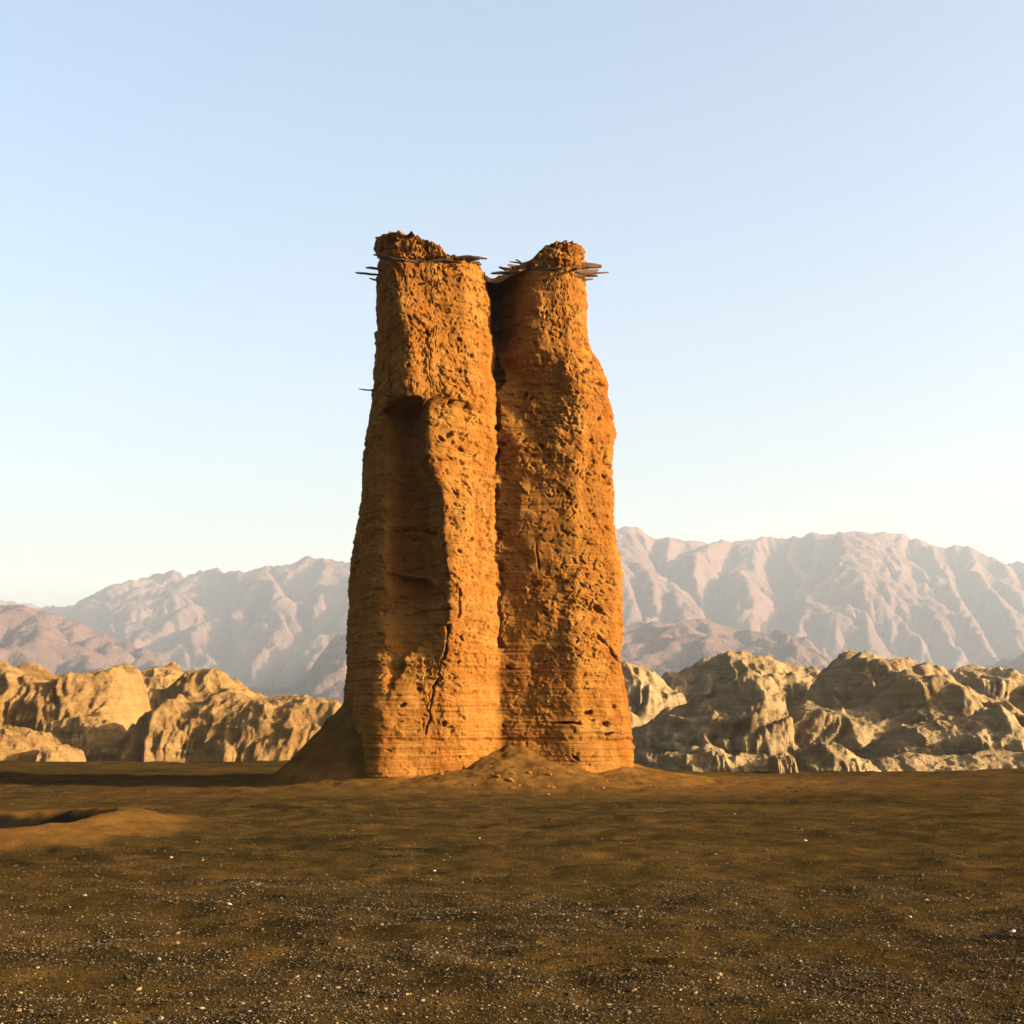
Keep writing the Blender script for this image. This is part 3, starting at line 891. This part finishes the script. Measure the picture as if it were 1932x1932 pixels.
def lump_mesh(name, seed, mat):
    import bmesh
    q = np.random.default_rng(seed)
    bm = bmesh.new()
    bmesh.ops.create_icosphere(bm, subdivisions=2, radius=1.0)
    off = q.uniform(0, 50, 3)
    for v in bm.verts:
        c = np.array(v.co)
        n = float(fbm(*[np.array([c[i] * 0.9 + off[i]]) for i in range(3)], 3)[0])
        v.co = v.co * (1 + 0.32 * n)
        v.co.z *= 0.65
    me = bpy.data.meshes.new(name)
    bm.to_mesh(me); bm.free()
    me.materials.append(mat)
    return me


clods = [lump_mesh('earth_clod', 40 + i, M_TOWER) for i in range(4)]
def debris_z(x, y):
    i = np.clip(int((x - dx_[0]) / 0.05), 0, len(dx_) - 1); j = np.clip(int((y - dy_[0]) / 0.06), 0, len(dy_) - 1)
    return float(DZ[j, i])
q = np.random.default_rng(9)
for i in range(46):
    px = q.normal(965, 75) if i % 3 else q.uniform(720, 1200)
    Y = q.uniform(29.6, 32.0)
    x = (px - CX) / F * Y
    o = bpy.data.objects.new('earth_clod', clods[i % 4])
    s = 0.02 + 0.055 * q.random() ** 2.5
    o.location = (x, Y, debris_z(x, Y) + 0.3 * s)
    o.scale = (s * q.uniform(0.8, 1.5), s * q.uniform(0.8, 1.3), s)
    o.rotation_euler = (q.uniform(-0.4, 0.4), q.uniform(-0.4, 0.4), q.uniform(0, 6.28))
    COL.objects.link(o); o.parent = slope

# ----------------------------------------------------------------------------
# stones and gravel
# ----------------------------------------------------------------------------
k_ = NT('pale_stone', 0.7, 0.2); M_PALE = k_.color(k_.ramp(k_.noise(k_.coord(), 40.0, 3), [(0.3, (0.17, 0.14, 0.10)), (0.7, (0.27, 0.235, 0.18))]))
pale = [lump_mesh('pale_stone', 60 + i, M_PALE) for i in range(3)]
SPOTS = [(433, 1714, 5), (1716, 1731, 6), (1553, 1680, 4), (1910, 1766, 7), (1386, 1535, 3), (1520, 1583, 3.5), (1035, 1500, 4), (600, 1840, 5), (1240, 1790, 4), (300, 1800, 5), (820, 1640, 3), (1480, 1860, 6), (160, 1690, 4), (905, 1580, 2.6)]
for i, (px, py, r) in enumerate(SPOTS):
    Y = EYE * F / (py - HZ); x = (px - CX) / F * Y
    s = 0.8 * r / F * Y
    o = bpy.data.objects.new('pale_stone', pale[i % 3])
    o.location = (x, Y, float(ground_z(np.array([x]), np.array([Y]))[0]) + 0.25 * s)
    o.scale = (s * 1.2, s, s * 0.9); o.rotation_euler = (0.1 * i, 0.2, 1.3 * i)
    COL.objects.link(o)
    tag(o, None, 'small pale stone lying alone on the dark gravel plain', 'stone', 'pale stones scattered on the gravel plain')

q = np.random.default_rng(21)
def scatter(n, y0, y1, power):
    Y = (q.uniform(y0 ** power, y1 ** power, n)) ** (1 / power)
    X = q.uniform(-0.45, 0.45, n) * Y + q.uniform(-2, 2, n)
    return X, Y
X1, Y1 = scatter(280000, 6.8, 38.0, 0.15)
X2, Y2 = scatter(150000, 6.8, 14.0, 0.3)
PX_, PY_ = np.concatenate([X1, X2]), np.concatenate([Y1, Y2])
den = fbm(PX_ / 1.6, PY_ / 1.6, 6.0 + 0 * PX_, 3)
rc_ = hollow_r(PX_, PY_)[0]
keep = (q.random(len(PX_)) < (0.45 + 0.6 * den) * (1 - 0.85 * sstep(1.7, 1.4, rc_))) & (PY_ < plateau_edge(PX_) - 0.3)
PX_, PY_ = PX_[keep], PY_[keep]
size = np.exp(q.normal(-5.7, 0.5, len(PX_))) * (0.85 + PY_ / 60.0)
PZ_ = ground_z(PX_, PY_) + 0.15 * size
me = bpy.data.meshes.new('gravel')
me.vertices.add(len(PX_)); me.vertices.foreach_set('co', np.stack([PX_, PY_, PZ_], -1).astype(np.float32).ravel())
for nm, typ, key, dat in (('stone_scale', 'FLOAT_VECTOR', 'vector', np.stack([size * q.uniform(0.7, 1.5, len(size)), size * q.uniform(0.7, 1.4, len(size)), size * q.uniform(0.5, 0.95, len(size))], -1)),
                          ('stone_turn', 'FLOAT_VECTOR', 'vector', np.stack([q.uniform(-0.4, 0.4, len(size)), q.uniform(-0.4, 0.4, len(size)), q.uniform(0, 6.28, len(size))], -1)),
                          ('tone', 'FLOAT', 'value', q.random(len(size)) * np.interp(PY_, [7, 12, 22], [1.0, 0.93, 0.82]))):
    at_ = me.attributes.new(nm, typ, 'POINT')
    at_.data.foreach_set(key, dat.astype(np.float32).ravel())
gob = bpy.data.objects.new('gravel', me)
COL.objects.link(gob)
tag(gob, 'stuff', 'small dark and pale pebbles strewn over the plain', 'gravel')
ng = bpy.data.node_groups.new('gravel', 'GeometryNodeTree')
ng.interface.new_socket('Geometry', in_out='INPUT', socket_type='NodeSocketGeometry')
ng.interface.new_socket('Geometry', in_out='OUTPUT', socket_type='NodeSocketGeometry')
gi = ng.nodes.new('NodeGroupInput'); go = ng.nodes.new('NodeGroupOutput')
ico = ng.nodes.new('GeometryNodeMeshIcoSphere'); ico.inputs['Radius'].default_value = 1.0; ico.inputs['Subdivisions'].default_value = 2
nz = ng.nodes.new('ShaderNodeTexNoise'); nz.inputs['Scale'].default_value = 0.9
sub = ng.nodes.new('ShaderNodeVectorMath'); sub.operation = 'SUBTRACT'; sub.inputs[1].default_value = (0.5, 0.5, 0.5)
mul = ng.nodes.new('ShaderNodeVectorMath'); mul.operation = 'SCALE'; mul.inputs['Scale'].default_value = 1.5
sp = ng.nodes.new('GeometryNodeSetPosition')
sm = ng.nodes.new('GeometryNodeSetMaterial'); sm.inputs['Material'].default_value = mat_stone('gravel_stone', (0.014, 0.010, 0.0055), (0.17, 0.115, 0.06))
iop = ng.nodes.new('GeometryNodeInstanceOnPoints')
def named(nm, typ):
    nd = ng.nodes.new('GeometryNodeInputNamedAttribute'); nd.data_type = typ; nd.inputs['Name'].default_value = nm
    return nd.outputs['Attribute']
lk = ng.links.new
lk(nz.outputs['Color'], sub.inputs[0]); lk(sub.outputs[0], mul.inputs[0]); lk(mul.outputs[0], sp.inputs['Offset'])
lk(ico.outputs['Mesh'], sp.inputs['Geometry']); lk(sp.outputs['Geometry'], sm.inputs['Geometry']); lk(sm.outputs['Geometry'], iop.inputs['Instance'])
lk(gi.outputs[0], iop.inputs['Points']); lk(named('stone_scale', 'FLOAT_VECTOR'), iop.inputs['Scale'])
e2r = ng.nodes.new('FunctionNodeEulerToRotation'); lk(named('stone_turn', 'FLOAT_VECTOR'), e2r.inputs[0]); lk(e2r.outputs[0], iop.inputs['Rotation'])
lk(iop.outputs['Instances'], go.inputs[0])
md = gob.modifiers.new('gravel', 'NODES'); md.node_group = ng

# ----------------------------------------------------------------------------
# haze
# ----------------------------------------------------------------------------
hm = bpy.data.materials.new('haze')
hm.use_nodes = True
hm.node_tree.nodes.clear()
ho = hm.node_tree.nodes.new('ShaderNodeOutputMaterial')
hv = hm.node_tree.nodes.new('ShaderNodeVolumePrincipled')
hv.inputs['Color'].default_value = (0.74, 0.85, 1.0, 1)
hv.inputs['Density'].default_value = 1.0e-4
hv.inputs['Anisotropy'].default_value = 0.1
hm.node_tree.links.new(hv.outputs['Volume'], ho.inputs['Volume'])
hm.cycles.homogeneous_volume = True
x0, x1, y0, y1, zl, zh = -6200, 6200, -420, 5750, -14.0, 560.0
hv_ = [(x, y, z) for z in (zl, zh) for y in (y0, y1) for x in (x0, x1)]
mesh_from('haze', hv_, [(0, 2, 3, 1), (4, 5, 7, 6), (0, 1, 5, 4), (1, 3, 7, 5), (3, 2, 6, 7), (2, 0, 4, 6)], hm, smooth=False, kind='stuff', label='thin dusty air over the plain and mountains')
